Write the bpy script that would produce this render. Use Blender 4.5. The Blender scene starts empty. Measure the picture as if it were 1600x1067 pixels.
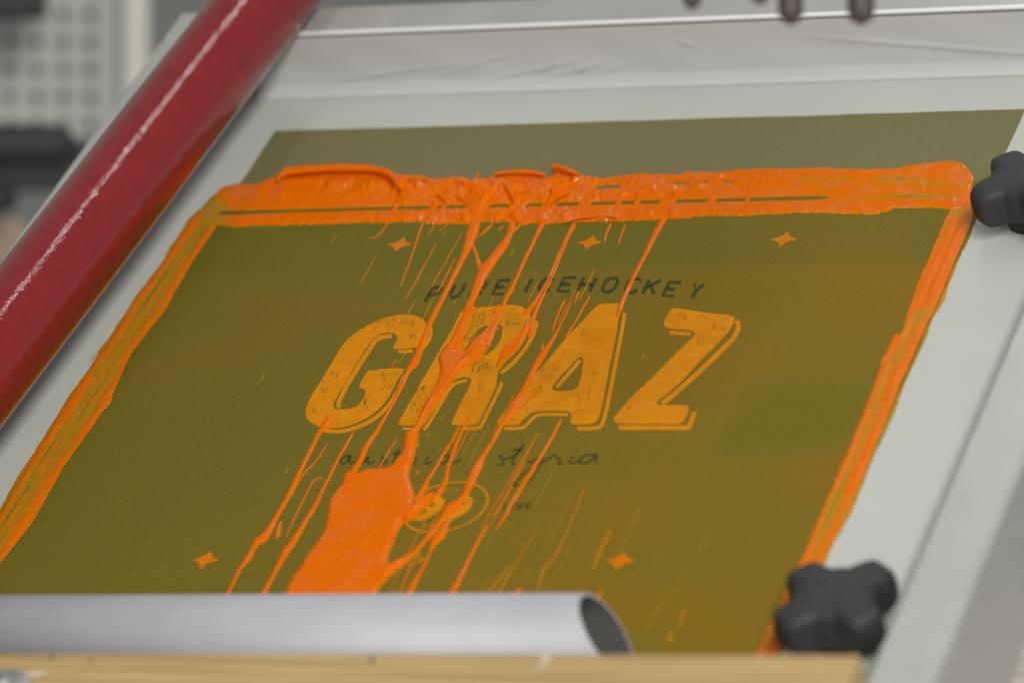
import bpy, math, random
import numpy as np
from mathutils import Vector, Matrix
from mathutils.geometry import tessellate_polygon
random.seed(7)
rng = np.random.default_rng(7)
SC = bpy.context.scene
COL = SC.collection

# ------------------------------------------------------------------ camera
FPX = 7500.0                      # focal length in photo pixels (1600 wide)
PITCH = math.radians(20)
RV = Vector((1, 0, 0)); UV = Vector((0, math.sin(PITCH), math.cos(PITCH))); TV = Vector((0, -math.cos(PITCH), math.sin(PITCH)))
# screen axes (columns) in camera space (right, up, toward), origin of the screen in camera space
AX = np.array([[0.924067, 0.313188, -0.219119], [0.009760, 0.553744, 0.832629], [0.382105, -0.771544, 0.508641]])
OC = np.array([-0.004966, -0.034424, -3.113685])
ORG = Vector((0, 0, 1.0))
CAMPOS = ORG - (RV*OC[0] + UV*OC[1] + TV*OC[2])
cam = bpy.data.cameras.new('camera'); camo = bpy.data.objects.new('camera', cam); COL.objects.link(camo)
camo.matrix_world = Matrix((( RV.x, UV.x, TV.x, CAMPOS.x), (RV.y, UV.y, TV.y, CAMPOS.y), (RV.z, UV.z, TV.z, CAMPOS.z), (0, 0, 0, 1)))
cam.sensor_width = 36; cam.lens = 36*FPX/1600; cam.clip_end = 100
cam.dof.use_dof = True; cam.dof.focus_distance = 3.19; cam.dof.aperture_fstop = 4.1
SC.camera = camo

# ------------------------------------------------------------------ light
w = bpy.data.worlds.new('World'); SC.world = w; w.use_nodes = True
w.node_tree.nodes['Background'].inputs[0].default_value = (0.93, 0.97, 1.0, 1)
w.node_tree.nodes['Background'].inputs[1].default_value = 0.27
def c2w(v):                        # camera-space direction / offset -> world
    return RV*v[0] + UV*v[1] + TV*v[2]
def lamp(name, loc, target, sx, sy, power, col, axis=None):
    l = bpy.data.lights.new(name, 'AREA'); l.shape = 'RECTANGLE'; l.size = sx; l.size_y = sy; l.energy = power; l.color = col
    o = bpy.data.objects.new(name, l); COL.objects.link(o)
    z = (Vector(loc)-Vector(target)).normalized()
    x = Vector(axis) if axis is not None else Vector((1, 0, 0))
    x = (x - z*x.dot(z)).normalized(); y = z.cross(x)
    o.matrix_world = Matrix(((x.x, y.x, z.x, loc[0]), (x.y, y.y, z.y, loc[1]), (x.z, y.z, z.z, loc[2]), (0, 0, 0, 1)))
    return o
SCRAX = c2w(AX[:, 1])
lamp('ceiling_tube_fixture', ORG + c2w((.62, 1.43, 3.76)), (0, 0, 1), 2.4, 0.5, 142, (1.0, 0.97, 0.90), SCRAX)
_v = Vector((0, 0, 1)); _a = Vector(AX[:, 1]); _vp = (_v-_a*_v.dot(_a)).normalized(); _e = _a.cross(_vp)
if _e.x > 0: _e = -_e
_n = _e*.28+_vp*.96
TUBE_DIR = c2w(_n*2*_n.dot(_v)-_v).normalized()        # where the line of light on the red tube comes from
TL = ORG + c2w((-.35, .1, 0)) + TUBE_DIR*2.4
lamp('fluorescent_strip_lamp', TL, ORG + c2w((-.35, .1, 0)), 2.6, 0.02, 8.5, (1.0, 0.98, 0.94), SCRAX)
SC.view_settings.view_transform = 'Standard'; SC.view_settings.look = 'None'; SC.view_settings.exposure = 0.0; SC.view_settings.gamma = 1

# ------------------------------------------------------------------ helpers
def unp(px, py, h=0.0):
    """photo pixel -> local point on the screen plane (height h)"""
    d = np.array([(px-800)/FPX, (533.5-py)/FPX, -1.0]); n = AX[:, 2]
    s = (h + n@OC)/(n@d)
    return AX.T@(s*d-OC)
def prj(x, y, z=0.0):
    c = AX[:, 0][:, None]*np.ravel(x) + AX[:, 1][:, None]*np.ravel(y) + AX[:, 2][:, None]*np.ravel(z) + OC[:, None]
    return 800+FPX*c[0]/-c[2], 533.5-FPX*c[1]/-c[2]
def at(px, py, depth):
    return CAMPOS + c2w(((px-800)/FPX*depth, (533.5-py)/FPX*depth, -depth))
MS = Matrix.Identity(4)
for k in range(3):
    v = c2w(AX[:, k])
    for r in range(3): MS[r][k] = v[r]
for r in range(3): MS[r][3] = ORG[r]

def mesh(name, verts, faces, mat=None, parent=None, smooth=False, mw=None):
    me = bpy.data.meshes.new(name); me.from_pydata([tuple(map(float, v)) for v in verts], [], [tuple(map(int, f)) for f in faces]); me.update()
    if smooth: me.polygons.foreach_set('use_smooth', [True]*len(me.polygons))
    o = bpy.data.objects.new(name, me); COL.objects.link(o)
    if mat: me.materials.append(mat)
    if parent is not None: o.parent = parent
    if mw is not None: o.matrix_world = mw
    return o
def tag(o, label=None, cat=None, group=None, kind=None):
    if label: o['label'] = label
    if cat: o['category'] = cat
    if group: o['group'] = group
    if kind: o['kind'] = kind
    return o
def empty(name, mw, label, cat, group=None):
    o = bpy.data.objects.new(name, None); COL.objects.link(o); o.matrix_world = mw; o.empty_display_size = .05
    return tag(o, label, cat, group)
def part_label(o, label): o['label'] = label; return o

def bevbox(x0, x1, y0, y1, z0, z1, b=0.002):
    """box with chamfered edges: verts, faces"""
    import bmesh
    bm = bmesh.new(); bmesh.ops.create_cube(bm, size=1)
    for v in bm.verts:
        v.co.x = x0+(v.co.x+.5)*(x1-x0); v.co.y = y0+(v.co.y+.5)*(y1-y0); v.co.z = z0+(v.co.z+.5)*(z1-z0)
    bmesh.ops.bevel(bm, geom=bm.edges[:], offset=b, segments=3, affect='EDGES', profile=.5)
    bm.verts.index_update()
    V = [v.co[:] for v in bm.verts]; F = [[v.index for v in f.verts] for f in bm.faces]; bm.free()
    return V, F

class NT:
    def __init__(s, name):
        s.m = bpy.data.materials.new(name); s.m.use_nodes = True; s.t = s.m.node_tree; s.b = s.t.nodes['Principled BSDF']
    def n(s, typ, **kw):
        nd = s.t.nodes.new(typ)
        for k, v in kw.items():
            if k in nd.inputs: nd.inputs[k].default_value = v
            else: setattr(nd, k, v)
        return nd
    def l(s, a, b): s.t.links.new(a, b)
    def mix(s, fac, a, b, blend='MIX'):
        nd = s.n('ShaderNodeMix', data_type='RGBA', blend_type=blend)
        for sock, v in ((nd.inputs[0], fac), (nd.inputs[6], a), (nd.inputs[7], b)):
            if hasattr(v, 'is_output'): s.l(v, sock)
            elif isinstance(v, (int, float)): sock.default_value = v
            else: sock.default_value = (*v, 1) if len(v) == 3 else v
        return nd.outputs[2]
    def coord(s, kind='Object', scale=None, rot=None):
        c = s.n('ShaderNodeTexCoord').outputs[kind]
        if scale is None and rot is None: return c
        mp = s.n('ShaderNodeMapping'); s.l(c, mp.inputs[0])
        if scale: mp.inputs['Scale'].default_value = scale
        if rot: mp.inputs['Rotation'].default_value = rot
        return mp.outputs[0]
    def noise(s, scale, detail=4, rough=.55, vec=None):
        nd = s.n('ShaderNodeTexNoise'); nd.inputs['Scale'].default_value = scale; nd.inputs['Detail'].default_value = detail; nd.inputs['Roughness'].default_value = rough
        s.l(vec if vec is not None else s.coord(), nd.inputs['Vector']); return nd.outputs['Fac']
    def ramp(s, fac, stops):
        r = s.n('ShaderNodeValToRGB'); s.l(fac, r.inputs[0]); e = r.color_ramp.elements
        while len(e) < len(stops): e.new(.5)
        for el, (p, c) in zip(e, stops): el.position = p; el.color = (*c, 1) if hasattr(c, '__len__') else (c, c, c, 1)
        return r.outputs[0]
    def bump(s, h, strength, dist):
        b = s.n('ShaderNodeBump'); b.inputs['Strength'].default_value = strength; b.inputs['Distance'].default_value = dist
        s.l(h, b.inputs['Height']); s.l(b.outputs[0], s.b.inputs['Normal']); return b
    def set(s, **kw):
        for k, v in kw.items():
            sock = s.b.inputs[k.replace('_', ' ')]
            if hasattr(v, 'is_output'): s.l(v, sock)
            else: sock.default_value = (*v, 1) if hasattr(v, '__len__') and len(v) == 3 else v
        return s

# ------------------------------------------------------------------ materials
def plain(name, col, rough=.5, metal=0, var=.12, scale=40, bump=0, bscale=200, spec=.5):
    n = NT(name); f = n.noise(scale, 5)
    dark = tuple(c*(1-var) for c in col); lite = tuple(min(1, c*(1+var)) for c in col)
    n.set(Base_Color=n.ramp(f, [(.3, dark), (.7, lite)]), Roughness=rough, Metallic=metal)
    n.b.inputs['Specular IOR Level'].default_value = spec
    if bump: n.bump(n.noise(bscale, 4), bump, .001)
    return n.m
M = {}
M['frame'] = plain('painted_aluminium', (.41, .41, .385), .30, 0, .06, 18, .06, 300)
M['mesh'] = plain('white_screen_fabric', (.53, .55, .515), .6, 0, .03, 14, .1, 900)
M['black'] = plain('black_plastic', (.030, .031, .033), .62, 0, .15, 60, .25, 500)
M['steel'] = plain('zinc_steel', (.45, .45, .44), .4, .8, .1, 60)
M['darktext'] = plain('closed_stencil', (.064, .064, .017), .6, 0, .25, 300, spec=.06)
M['panel'] = plain('grey_enamel', (.46, .485, .44), .5, 0, .05, 6)
M['post'] = plain('cream_enamel', (.72, .70, .62), .5, 0, .05, 6)
M['brown'] = plain('dark_rubber', (.075, .058, .05), .5, 0, .1, 60)
M['beige'] = plain('kraft_card', (.42, .31, .22), .7, 0, .1, 20)
M['void'] = plain('matte_dark', (.05, .053, .048), .8, 0, .1, 20)  # dark box and panel backing; also colours in the shade of the tube bore
M['wall'] = plain('grey_wall', (.70, .71, .68), .8, 0, .05, 3)
M['floor'] = plain('grey_floor', (.36, .36, .34), .7, 0, .1, 3)

n = NT('photo_emulsion')           # olive stencil coat; below the ink bead it carries a film of ink residue
sep = n.n('ShaderNodeSeparateXYZ'); n.l(n.coord(), sep.inputs[0])
big = n.noise(4.5, 3, .5)
res = n.mix(n.ramp(big, [(.38, 0.), (.62, 1.)]), (.150, .130, .014), (.173, .130, .014))
xr = n.n('ShaderNodeMapRange'); n.l(sep.outputs[0], xr.inputs[0]); xr.inputs[1].default_value = -.14; xr.inputs[2].default_value = .12
res = n.mix(xr.outputs[0], res, n.mix(n.ramp(n.noise(7, 2), [(.42, 0.), (.6, 1.)]), (.222, .132, .006), (.190, .134, .008)))
def band(lo, hi, soft, sock):
    a = n.n('ShaderNodeMapRange', interpolation_type='SMOOTHSTEP'); n.l(sock, a.inputs[0]); a.inputs[1].default_value = lo-soft; a.inputs[2].default_value = lo+soft
    b = n.n('ShaderNodeMapRange', interpolation_type='SMOOTHSTEP'); n.l(sock, b.inputs[0]); b.inputs[1].default_value = hi-soft; b.inputs[2].default_value = hi+soft
    m_ = n.n('ShaderNodeMath', operation='SUBTRACT', use_clamp=True); n.l(a.outputs[0], m_.inputs[0]); n.l(b.outputs[0], m_.inputs[1]); return m_.outputs[0]
def mul(a, b):
    m_ = n.n('ShaderNodeMath', operation='MULTIPLY'); n.l(a, m_.inputs[0])
    if hasattr(b, 'is_output'): n.l(b, m_.inputs[1])
    else: m_.inputs[1].default_value = b
    return m_.outputs[0]
gr = mul(mul(band(.165, .25, .010, sep.outputs[0]), band(-.065, .012, .010, sep.outputs[1])), .35)
res = n.mix(gr, res, (.118, .125, .012))
gr2 = mul(band(.150, .30, .006, sep.outputs[1]), .45)
res = n.mix(gr2, res, (.125, .125, .013))
clean = n.n('ShaderNodeMapRange', interpolation_type='SMOOTHSTEP'); n.l(sep.outputs[1], clean.inputs[0]); clean.inputs[1].default_value = .245; clean.inputs[2].default_value = .26
res = n.mix(clean.outputs[0], res, (.190, .173, .076))
fine = n.noise(950, 2, .6)
res = n.mix(.28, res, n.ramp(fine, [(.3, .28), (.7, .72)]), 'OVERLAY')
n.set(Base_Color=res, Roughness=.55); n.b.inputs['Specular IOR Level'].default_value = .10
n.bump(n.noise(700, 3), .12, .0006); M['emulsion'] = n.m

n = NT('wet_orange_ink')           # thin film of ink is translucent amber, thick ink is full orange
at_ = n.n('ShaderNodeAttribute', attribute_name='thickness')
col = n.ramp(at_.outputs['Fac'], [(0.0, (.25, .19, .012)), (.20, (.46, .235, .008)), (.45, (.76, .160, .0005)), (1., (.78, .148, .0003))])
col = n.mix(.55, col, n.ramp(n.noise(210, 5, .65), [(.3, .36), (.7, .60)]), 'OVERLAY')
col = n.mix(n.ramp(n.noise(55, 4, .6, n.coord('Object', (4.5, .5, 1), (0, 0, .12))), [(.52, 0.), (.72, .55)]), col, (.80, .20, .002))
n.set(Base_Color=col, Roughness=n.ramp(n.noise(90, 3), [(.35, .10), (.65, .18)]), Specular_IOR_Level=n.ramp(n.noise(45, 3), [(.48, .03), (.66, .30)]))
n.bump(n.noise(260, 3, .5), .06, .0008); M['ink'] = n.m
M['inkfilm'] = n.m.copy(); M['inkfilm'].name = 'smeared_orange_ink'
_b = M['inkfilm'].node_tree.nodes['Principled BSDF']
for _s, _v in (('Specular IOR Level', .06), ('Roughness', .35)):
    for _l in list(_b.inputs[_s].links): M['inkfilm'].node_tree.links.remove(_l)
    _b.inputs[_s].default_value = _v

n = NT('inked_open_mesh')          # stencil opening: amber from ink soaked into the fabric
col = n.ramp(n.noise(55, 5), [(.3, (.60, .212, .001)), (.7, (.73, .262, .002))])
col = n.mix(.6, col, n.ramp(n.noise(330, 6, .75), [(.3, .36), (.7, .60)]), 'OVERLAY')
n.set(Base_Color=col, Roughness=.6); n.b.inputs['Specular IOR Level'].default_value = .08; n.bump(n.noise(900, 3), .15, .0005); M['letter'] = n.m

n = NT('red_vinyl')
n.set(Base_Color=n.ramp(n.noise(60, 6, .6), [(.3, (.205, .012, .013)), (.7, (.255, .017, .017))]), Roughness=n.ramp(n.noise(220, 3), [(.3, .03), (.7, .08)]))
h = n.mix(.35, n.noise(230, 3, .6), n.noise(60, 4, .6))
n.bump(h, .34, .0016); M['red'] = n.m

n = NT('satin_aluminium')
st = n.noise(900, 3, .6, n.coord('Object', (.01, 1, 1)))
n.set(Base_Color=n.ramp(n.noise(30, 4), [(.3, (.47, .48, .515)), (.7, (.51, .52, .55))]), Metallic=.22, Roughness=.62)
n.bump(st, .08, .0004); M['alu'] = n.m

n = NT('pine_wood')
v = n.coord('Object', (1.1, 16, 16)); wv = n.n('ShaderNodeTexWave', wave_type='BANDS', bands_direction='Y'); n.l(v, wv.inputs[0])
wv.inputs['Scale'].default_value = 1.6; wv.inputs['Distortion'].default_value = 14; wv.inputs['Detail'].default_value = 3; wv.inputs['Detail Scale'].default_value = .8
col = n.ramp(wv.outputs['Fac'], [(.1, (.41, .275, .105)), (.5, (.46, .315, .13)), (.9, (.51, .36, .16))])
fi = n.noise(120, 5, .6, n.coord('Object', (.05, 1, 1)))
col = n.mix(.8, col, n.ramp(fi, [(.3, .36), (.7, .64)]), 'OVERLAY')
n.set(Base_Color=col, Roughness=.6); n.bump(fi, .25, .0008); M['wood'] = n.m
n = NT('pale_plank'); fi = n.noise(60, 5, .6, n.coord('Object', (.06, 1, 1)))
n.set(Base_Color=n.ramp(fi, [(.3, (.55, .47, .38)), (.7, (.78, .73, .66))]), Roughness=.7); M['plank'] = n.m

n = NT('clear_tape')               # wrinkled translucent plastic film
tr = n.n('ShaderNodeBsdfTransparent'); mx = n.n('ShaderNodeMixShader'); mx.inputs[0].default_value = .50
n.set(Base_Color=(.88, .89, .90), Roughness=.12); n.l(tr.outputs[0], mx.inputs[1]); n.l(n.b.outputs[0], mx.inputs[2])
n.l(mx.outputs[0], n.t.nodes['Material Output'].inputs[0]); n.bump(n.noise(60, 3), .15, .002); M['tape'] = n.m

# ------------------------------------------------------------------ setting
def quad_grid(x0, x1, y0, y1, z): return [(x0, y0, z), (x1, y0, z), (x1, y1, z), (x0, y1, z)], [(0, 1, 2, 3)]
V, F = quad_grid(-3, 3, -1.5, 5.0, 0.0); tag(mesh('floor', V, F, M['floor']), kind='structure')
V = [(-3, 4.9, 0), (3, 4.9, 0), (3, 4.9, 3), (-3, 4.9, 3)]; tag(mesh('wall', V, [(0, 1, 2, 3)], M['wall']), kind='structure')

# ------------------------------------------------------------------ screen frame
XL, XR, YT, YB = -.3595, .3507, .400, -.470
RW, RH, RD = .041, .048, -.045
screen = empty('screen_frame', MS, 'tilted silk screen in a pale metal frame, coated olive green with GRAZ lettering', 'screen')
def sp(name, V, F, mat, parent=screen, smooth=False): return mesh(name, V, F, mat, parent, smooth)
for (a, b, c, d) in ((XL-RW, XR+RW, YT, YT+RW), (XL-RW, XR+RW, YB-RW, YB), (XL-RW, XL, YB+.0005, YT-.0005), (XR, XR+RW, YB+.0005, YT-.0005)):
    V, F = bevbox(a, b, c, d, RD, RH, .004); sp('rail', V, F, M['frame'], smooth=False)
V, F = bevbox(XL+.0005, XR-.0005, YB+.0005, YT-.0005, -.0012, 0, .0003); sp('mesh', V, F, M['mesh'])
# emulsion: slightly uneven coat edge
def wob(n, amp): 
    a = rng.normal(0, 1, n+8); k = np.ones(5)/5; return np.convolve(a, k, 'same')[4:n+4]*amp*2
EX0, EX1, EY0, EY1, EZ = -.2975, .2680, -.455, .3430, .0004
N = 90
xs = np.linspace(EX0, EX1, N); ys = np.linspace(EY0, EY1, N)
ring = [(x, EY0) for x in xs] + [(EX1+d, y) for y, d in zip(ys[1:], wob(N-1, .0004))] + [(x, EY1+d) for x, d in zip(xs[::-1][1:], wob(N-1, .0004))] + [(EX0+d, y) for y, d in zip(ys[::-1][1:-1], wob(N-2, .0005))]
V = [(x, y, EZ) for x, y in ring] + [(x, y, .00005) for x, y in ring]; L = len(ring)
F = [tuple(range(L))] + [(i, i+L, (i+1) % L+L, (i+1) % L) for i in range(L)]
sp('emulsion', V, F, M['emulsion'])

# clear wrinkled tape along the inner face of the rear rail
nx, nz = 420, 26
V = []; F = []
creases = [(-.150, .020, .75, .035), (-.115, .012, .55, .05), (-.085, .010, .6, .045), (-.060, .008, .9, .03), (-.100, .014, 1.3, .016), (-.072, .012, 1.6, .012), (.012, .030, -1.3, .010), (.20, .02, -.35, .12), (-.22, .015, .3, .07)]
for j in range(nz):
    for i in range(nx):
        x = XL+.03 + (XR-XL-.06)*i/(nx-1); t = j/(nz-1)
        z = .0012 + (RH-.004)*t
        off = .0022 + .0005*math.sin(x*31+2*t) * math.sin(t*math.pi) + .0004*math.sin(x*77+5*t)*math.sin(t*math.pi)
        for cx, cz, sl, ln in creases:
            dx = x-cx; dz = (z-cz) - sl*dx*.35
            if abs(dx) < ln: off += .0022*math.exp(-(dz/.0010)**2)*(1-(dx/ln)**2)
        foot = .010*max(0, 1-t*7)**2
        V.append((x, YT-off-foot, z))
for j in range(nz-1):
    for i in range(nx-1): F.append((j*nx+i, j*nx+i+1, (j+1)*nx+i+1, (j+1)*nx+i))
M['white'] = plain('highlight_white', (.86, .87, .88), .35, 0, .03, 30)
V2, F2 = bevbox(XL+.002, XR-.002, YT-.0018, YT+.0022, RH-.0012, RH+.0013, .001); part_label(sp('edge_highlight', V2, F2, M['white']), 'thin white strip added as the highlight line on the rear rail edge')  # added white strip: paints the bright highlight along the rail's inner top edge
part_label(sp('tape', V, F, M['tape'], smooth=True), 'wrinkled clear plastic tape on the rear rail')

# ------------------------------------------------------------------ stencil artwork (flat print on the coat)
LZ = .00055
def cr(ox, oy, s): return lambda pts: [(ox+x/s, oy+y/s) for x, y in pts]
def smooth_poly(pts, k=4):
    P = np.array(pts, float); n_ = len(P); out = []
    for i in range(n_):
        p0, p1, p2, p3 = P[i-1], P[i], P[(i+1) % n_], P[(i+2) % n_]
        d1, d2, d3 = (np.linalg.norm(b-a)**.5+1e-6 for a, b in ((p0, p1), (p1, p2), (p2, p3)))
        m1 = ((p1-p0)/d1-(p2-p0)/(d1+d2)+(p2-p1)/d2)*d2; m2 = ((p2-p1)/d2-(p3-p1)/(d2+d3)+(p3-p2)/d3)*d2
        for q in range(k):
            t = q/k; out.append((2*t**3-3*t**2+1)*p1+(t**3-2*t**2+t)*m1+(-2*t**3+3*t**2)*p2+(t**3-t**2)*m2)
    return out
def flat(name, loops_px, mat, parent, z=LZ, th=.0001):
    loops = [[Vector((*unp(*p)[:2], z)) for p in lp] for lp in loops_px]
    tris = tessellate_polygon(loops); V = [v for lp in loops for v in lp]; n_ = len(V)
    F = [tuple(t) for t in tris]
    if F:
        a, b, c = (V[i] for i in F[0])
    F2 = []
    for t in F:
        a, b, c = (V[i] for i in t)
        F2.append(t if (b-a).cross(c-a).z > 0 else t[::-1])
    V2 = V + [Vector((v.x, v.y, z-th)) for v in V]; o = 0
    for lp in loops:
        m_ = len(lp)
        for i in range(m_): F2.append((o+i, o+n_+i, o+n_+(i+1) % m_, o+(i+1) % m_))
        o += m_
    return mesh(name, V2, F2, mat, parent)
def ribbons(name, lines_px, wpx, mat, parent, z=LZ, smooth=True, taper=0.0):
    """flat stroke lines on the plane; wpx = stroke width in photo pixels"""
    V = []; F = []
    for ln in lines_px:
        P = np.array([p[:2] for p in ln], float); W = np.array([(p[2] if len(p) > 2 else wpx) for p in ln], float)
        if smooth and len(P) > 2:
            t0 = np.arange(len(P)); t = np.linspace(0, len(P)-1, (len(P)-1)*5+1); P = cat(P, t); W = np.interp(t, t0, W)
        T = np.gradient(P, axis=0) if len(P) > 2 else np.repeat([P[-1]-P[0]], len(P), 0)
        T /= np.linalg.norm(T, axis=1)[:, None]+1e-12; Nn = np.stack([-T[:, 1], T[:, 0]], 1)
        b = len(V)
        for p, q, w_ in zip(P, Nn, W):
            V += [(*unp(*(p-q*w_/2))[:2], z), (*unp(*(p+q*w_/2))[:2], z)]
        for i in range(len(P)-1): F.append((b+2*i+1, b+2*i+3, b+2*i+2, b+2*i))
    return mesh(name, V, F, mat, parent)
def cat(P, t):
    P = np.asarray(P, float); n_ = len(P); out = []
    for tt in t:
        i = min(int(tt), n_-2); f = tt-i
        p0, p1, p2, p3 = P[max(i-1, 0)], P[i], P[i+1], P[min(i+2, n_-1)]
        out.append(.5*((2*p1)+(-p0+p2)*f+(2*p0-5*p1+4*p2-p3)*f*f+(-p0+3*p1-3*p2+p3)*f**3))
    return np.array(out)

S5 = 1118/220
LET = {
 'G': dict(o=(470, 480), outer=[(40,850),(45,805),(70,740),(110,670),(170,575),(230,475),(290,375),(330,310),(400,235),(480,180),(570,130),(650,97),(740,72),(830,63),(910,72),(965,100),(1000,145),(1003,190),(985,240),(940,310),(900,325),(740,335),(735,320),(760,280),(768,245),(755,220),(720,207),(660,210),(600,235),(560,275),(520,330),(470,410),(420,490),(370,580),(320,660),(275,740),(262,775),(265,800),(285,812),(340,815),(410,805),(460,780),(495,730),(515,680),(505,655),(465,645),(470,620),(500,560),(530,515),(560,508),(820,495),(800,535),(770,580),(740,640),(705,710),(660,770),(600,830),(530,880),(450,920),(360,950),(260,965),(180,960),(110,935),(60,900)],
  hole=None, sh=[([(190,982),(215,985),(300,990),(400,972),(500,935),(590,885),(670,815),(730,740),(780,650),(810,580),(832,535)],30), ([(775,357),(830,356),(890,351)],26), ([(1028,160),(1035,210),(1010,280),(965,335)],28), ([(725,232),(640,245),(590,275),(545,345),(480,440),(420,540),(370,620),(330,700),(300,770),(310,800)],36)],
  sc=[((560,110,900,200),26),((630,530,765,690),16),((235,530,300,565),6),((500,750,535,815),6),((860,220,915,260),5),((90,790,130,860),4),((150,600,210,700),5)]),
 'R': dict(o=(620, 470), outer=[(15,980),(25,950),(60,890),(110,800),(200,640),(300,470),(400,300),(460,195),(500,110),(530,75),(580,65),(700,55),(850,40),(950,40),(1010,60),(1055,100),(1065,150),(1060,210),(1035,275),(1000,340),(950,410),(900,455),(850,500),(815,550),(805,580),(795,620),(795,660),(770,730),(730,810),(690,890),(660,950),(625,985),(560,990),(440,985),(440,965),(460,920),(510,810),(560,720),(590,650),(590,625),(560,612),(500,615),(460,635),(430,680),(400,720),(350,790),(300,870),(250,940),(205,990),(120,992),(25,990)],
  hole=[(530,410),(570,350),(600,280),(640,235),(690,208),(740,195),(800,192),(835,208),(840,245),(825,310),(790,370),(750,410),(700,440),(610,440)],
  sh=[([(1112,165),(1095,240),(1060,320),(1010,400),(950,470),(890,530),(828,577)],32), ([(838,655),(800,740),(750,840),(700,940),(670,1000),(630,1015),(535,1018)],28), ([(560,640),(500,648),(450,670),(410,720),(350,820),(290,920),(240,1000),(212,1025)],26), ([(50,1020),(150,1022)],20), ([(755,220),(810,222)],18)],
  sc=[((585,110,700,215),22),((490,215,600,370),18),((860,110,965,215),14),((590,480,745,580),24),((105,690,235,905),34),((640,600,700,730),8),((520,380,560,420),4)]),
 'A': dict(o=(770, 470), outer=[(35,965),(70,920),(130,850),(200,740),(280,640),(400,520),(500,400),(600,280),(700,180),(780,90),(845,35),(920,28),(1020,30),(1025,50),(1000,150),(985,250),(960,380),(930,520),(905,650),(880,780),(855,890),(830,950),(790,980),(640,982),(620,970),(625,920),(610,885),(560,880),(440,878),(330,885),(290,905),(240,950),(200,985),(140,992),(60,985)],
  hole=[(470,700),(500,650),(560,580),(620,520),(670,465),(700,450),(720,465),(715,530),(700,620),(680,680),(640,715),(560,720),(490,718)],
  sh=[([(1048,95),(1030,220),(1000,380),(965,560),(930,740),(895,900),(865,990),(820,1015),(670,1018)],30), ([(95,1015),(180,1018),(250,1005),(300,955),(350,915),(430,905),(600,908)],24), ([(695,475),(640,540),(570,620),(510,690)],30)],
  sc=[((380,510,545,640),12),((320,690,385,780),9),((640,690,770,825),10),((690,230,770,310),5),((780,560,840,680),5)]),
 'Z': dict(o=(950, 475), outer=[(445,150),(470,100),(505,48),(560,42),(700,62),(850,82),(960,95),(1005,110),(1000,150),(960,220),(900,290),(820,370),(740,450),(650,550),(560,640),(470,720),(390,780),(390,800),(420,808),(640,818),(640,850),(610,920),(580,950),(400,955),(200,955),(60,945),(45,920),(80,870),(130,810),(200,730),(300,640),(400,540),(500,440),(600,340),(680,260),(690,235),(660,215),(480,200),(450,180)],
  hole=None, sh=[([(1022,135),(1037,185),(1002,270),(930,345),(830,445),(700,565),(600,655),(500,742),(430,790)],38), ([(490,230),(660,243)],30), ([(690,860),(655,955),(620,985),(400,985),(85,985)],36)],
  sc=[((540,80,620,150),6),((820,150,930,220),8),((150,820,240,890),7),((690,280,760,340),4)]),
}
for ch, d in LET.items():
    f = cr(d['o'][0], d['o'][1], S5)
    loops = [smooth_poly(f(d['outer']), 3)]
    if d['hole']: loops.append(smooth_poly(f(d['hole']), 3))
    lo = part_label(flat('stencil_letter', loops, M['letter'], screen), 'amber letter %s of the word GRAZ' % ch)
    ribbons('drop_shadow', [f(p) and [(x, y, wd/S5) for x, y in f(p)] for p, wd in d['sh']], 5, M['letter'], lo, LZ-.00007)
    lines = []
    for (x0, y0, x1, y1), cnt in d['sc']:
        for _ in range(int(cnt*2.6)):
            x = random.uniform(x0, x1); y = random.uniform(y0, y1); ln = random.uniform(12, 46); a = random.gauss(1.05, .12)
            p = f([(x, y), (x+ln*math.cos(a)*.7, y-ln*math.sin(a))]); lines.append([(*p[0], random.uniform(.3, .9)), (*p[1], random.uniform(.2, .7))])
    tag(ribbons('scratches', lines, 1, M['emulsion'], lo, LZ+.00006, smooth=False), kind='stuff')

GL = {'P': [[(0,0),(0,1),(.7,1),(1,.85),(1,.6),(.7,.45),(0,.45)]], 'U': [[(0,1),(0,.25),(.25,0),(.75,0),(1,.25),(1,1)]],
 'R': [[(0,0),(0,1),(.7,1),(1,.85),(1,.6),(.7,.45),(0,.45)], [(.5,.45),(1,0)]], 'E': [[(1,0),(0,0),(0,1),(1,1)], [(0,.5),(.8,.5)]], 'I': [[(.5,0),(.5,1)]],
 'C': [[(1,.8),(.75,1),(.25,1),(0,.75),(0,.25),(.25,0),(.75,0),(1,.2)]], 'H': [[(0,0),(0,1)], [(1,0),(1,1)], [(0,.5),(1,.5)]],
 'O': [[(.25,0),(0,.25),(0,.75),(.25,1),(.75,1),(1,.75),(1,.25),(.75,0),(.25,0)]], 'K': [[(0,0),(0,1)], [(1,1),(.05,.45)], [(.35,.62),(1,0)]], 'Y': [[(0,1),(.5,.5),(1,1)], [(.5,.5),(.5,0)]],
 '1': [[(.2,.8),(.5,1),(.5,0)]], '9': [[(1,.6),(.7,.45),(.2,.5),(0,.75),(.3,1),(.8,1),(1,.7),(.8,.2),(.4,0)]],
 'F': [[(0,0),(0,1),(1,1)], [(0,.5),(.8,.5)]], 'L': [[(0,1),(0,0),(1,0)]], 'A': [[(0,0),(.5,1),(1,0)], [(.2,.4),(.8,.4)]], 'T': [[(.5,0),(.5,1)], [(0,1),(1,1)]], 'S': [[(1,.85),(.7,1),(.2,1),(0,.75),(.3,.55),(.8,.45),(1,.25),(.8,0),(.2,0),(0,.15)]]}
def text_strokes(ch, bl, br, up):
    return [[(bl[0]+(br[0]-bl[0])*u+up[0]*v, bl[1]+(br[1]-bl[1])*u+up[1]*v) for u, v in s] for s in GL[ch]]
f = cr(650, 420, 20/3)
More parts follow.
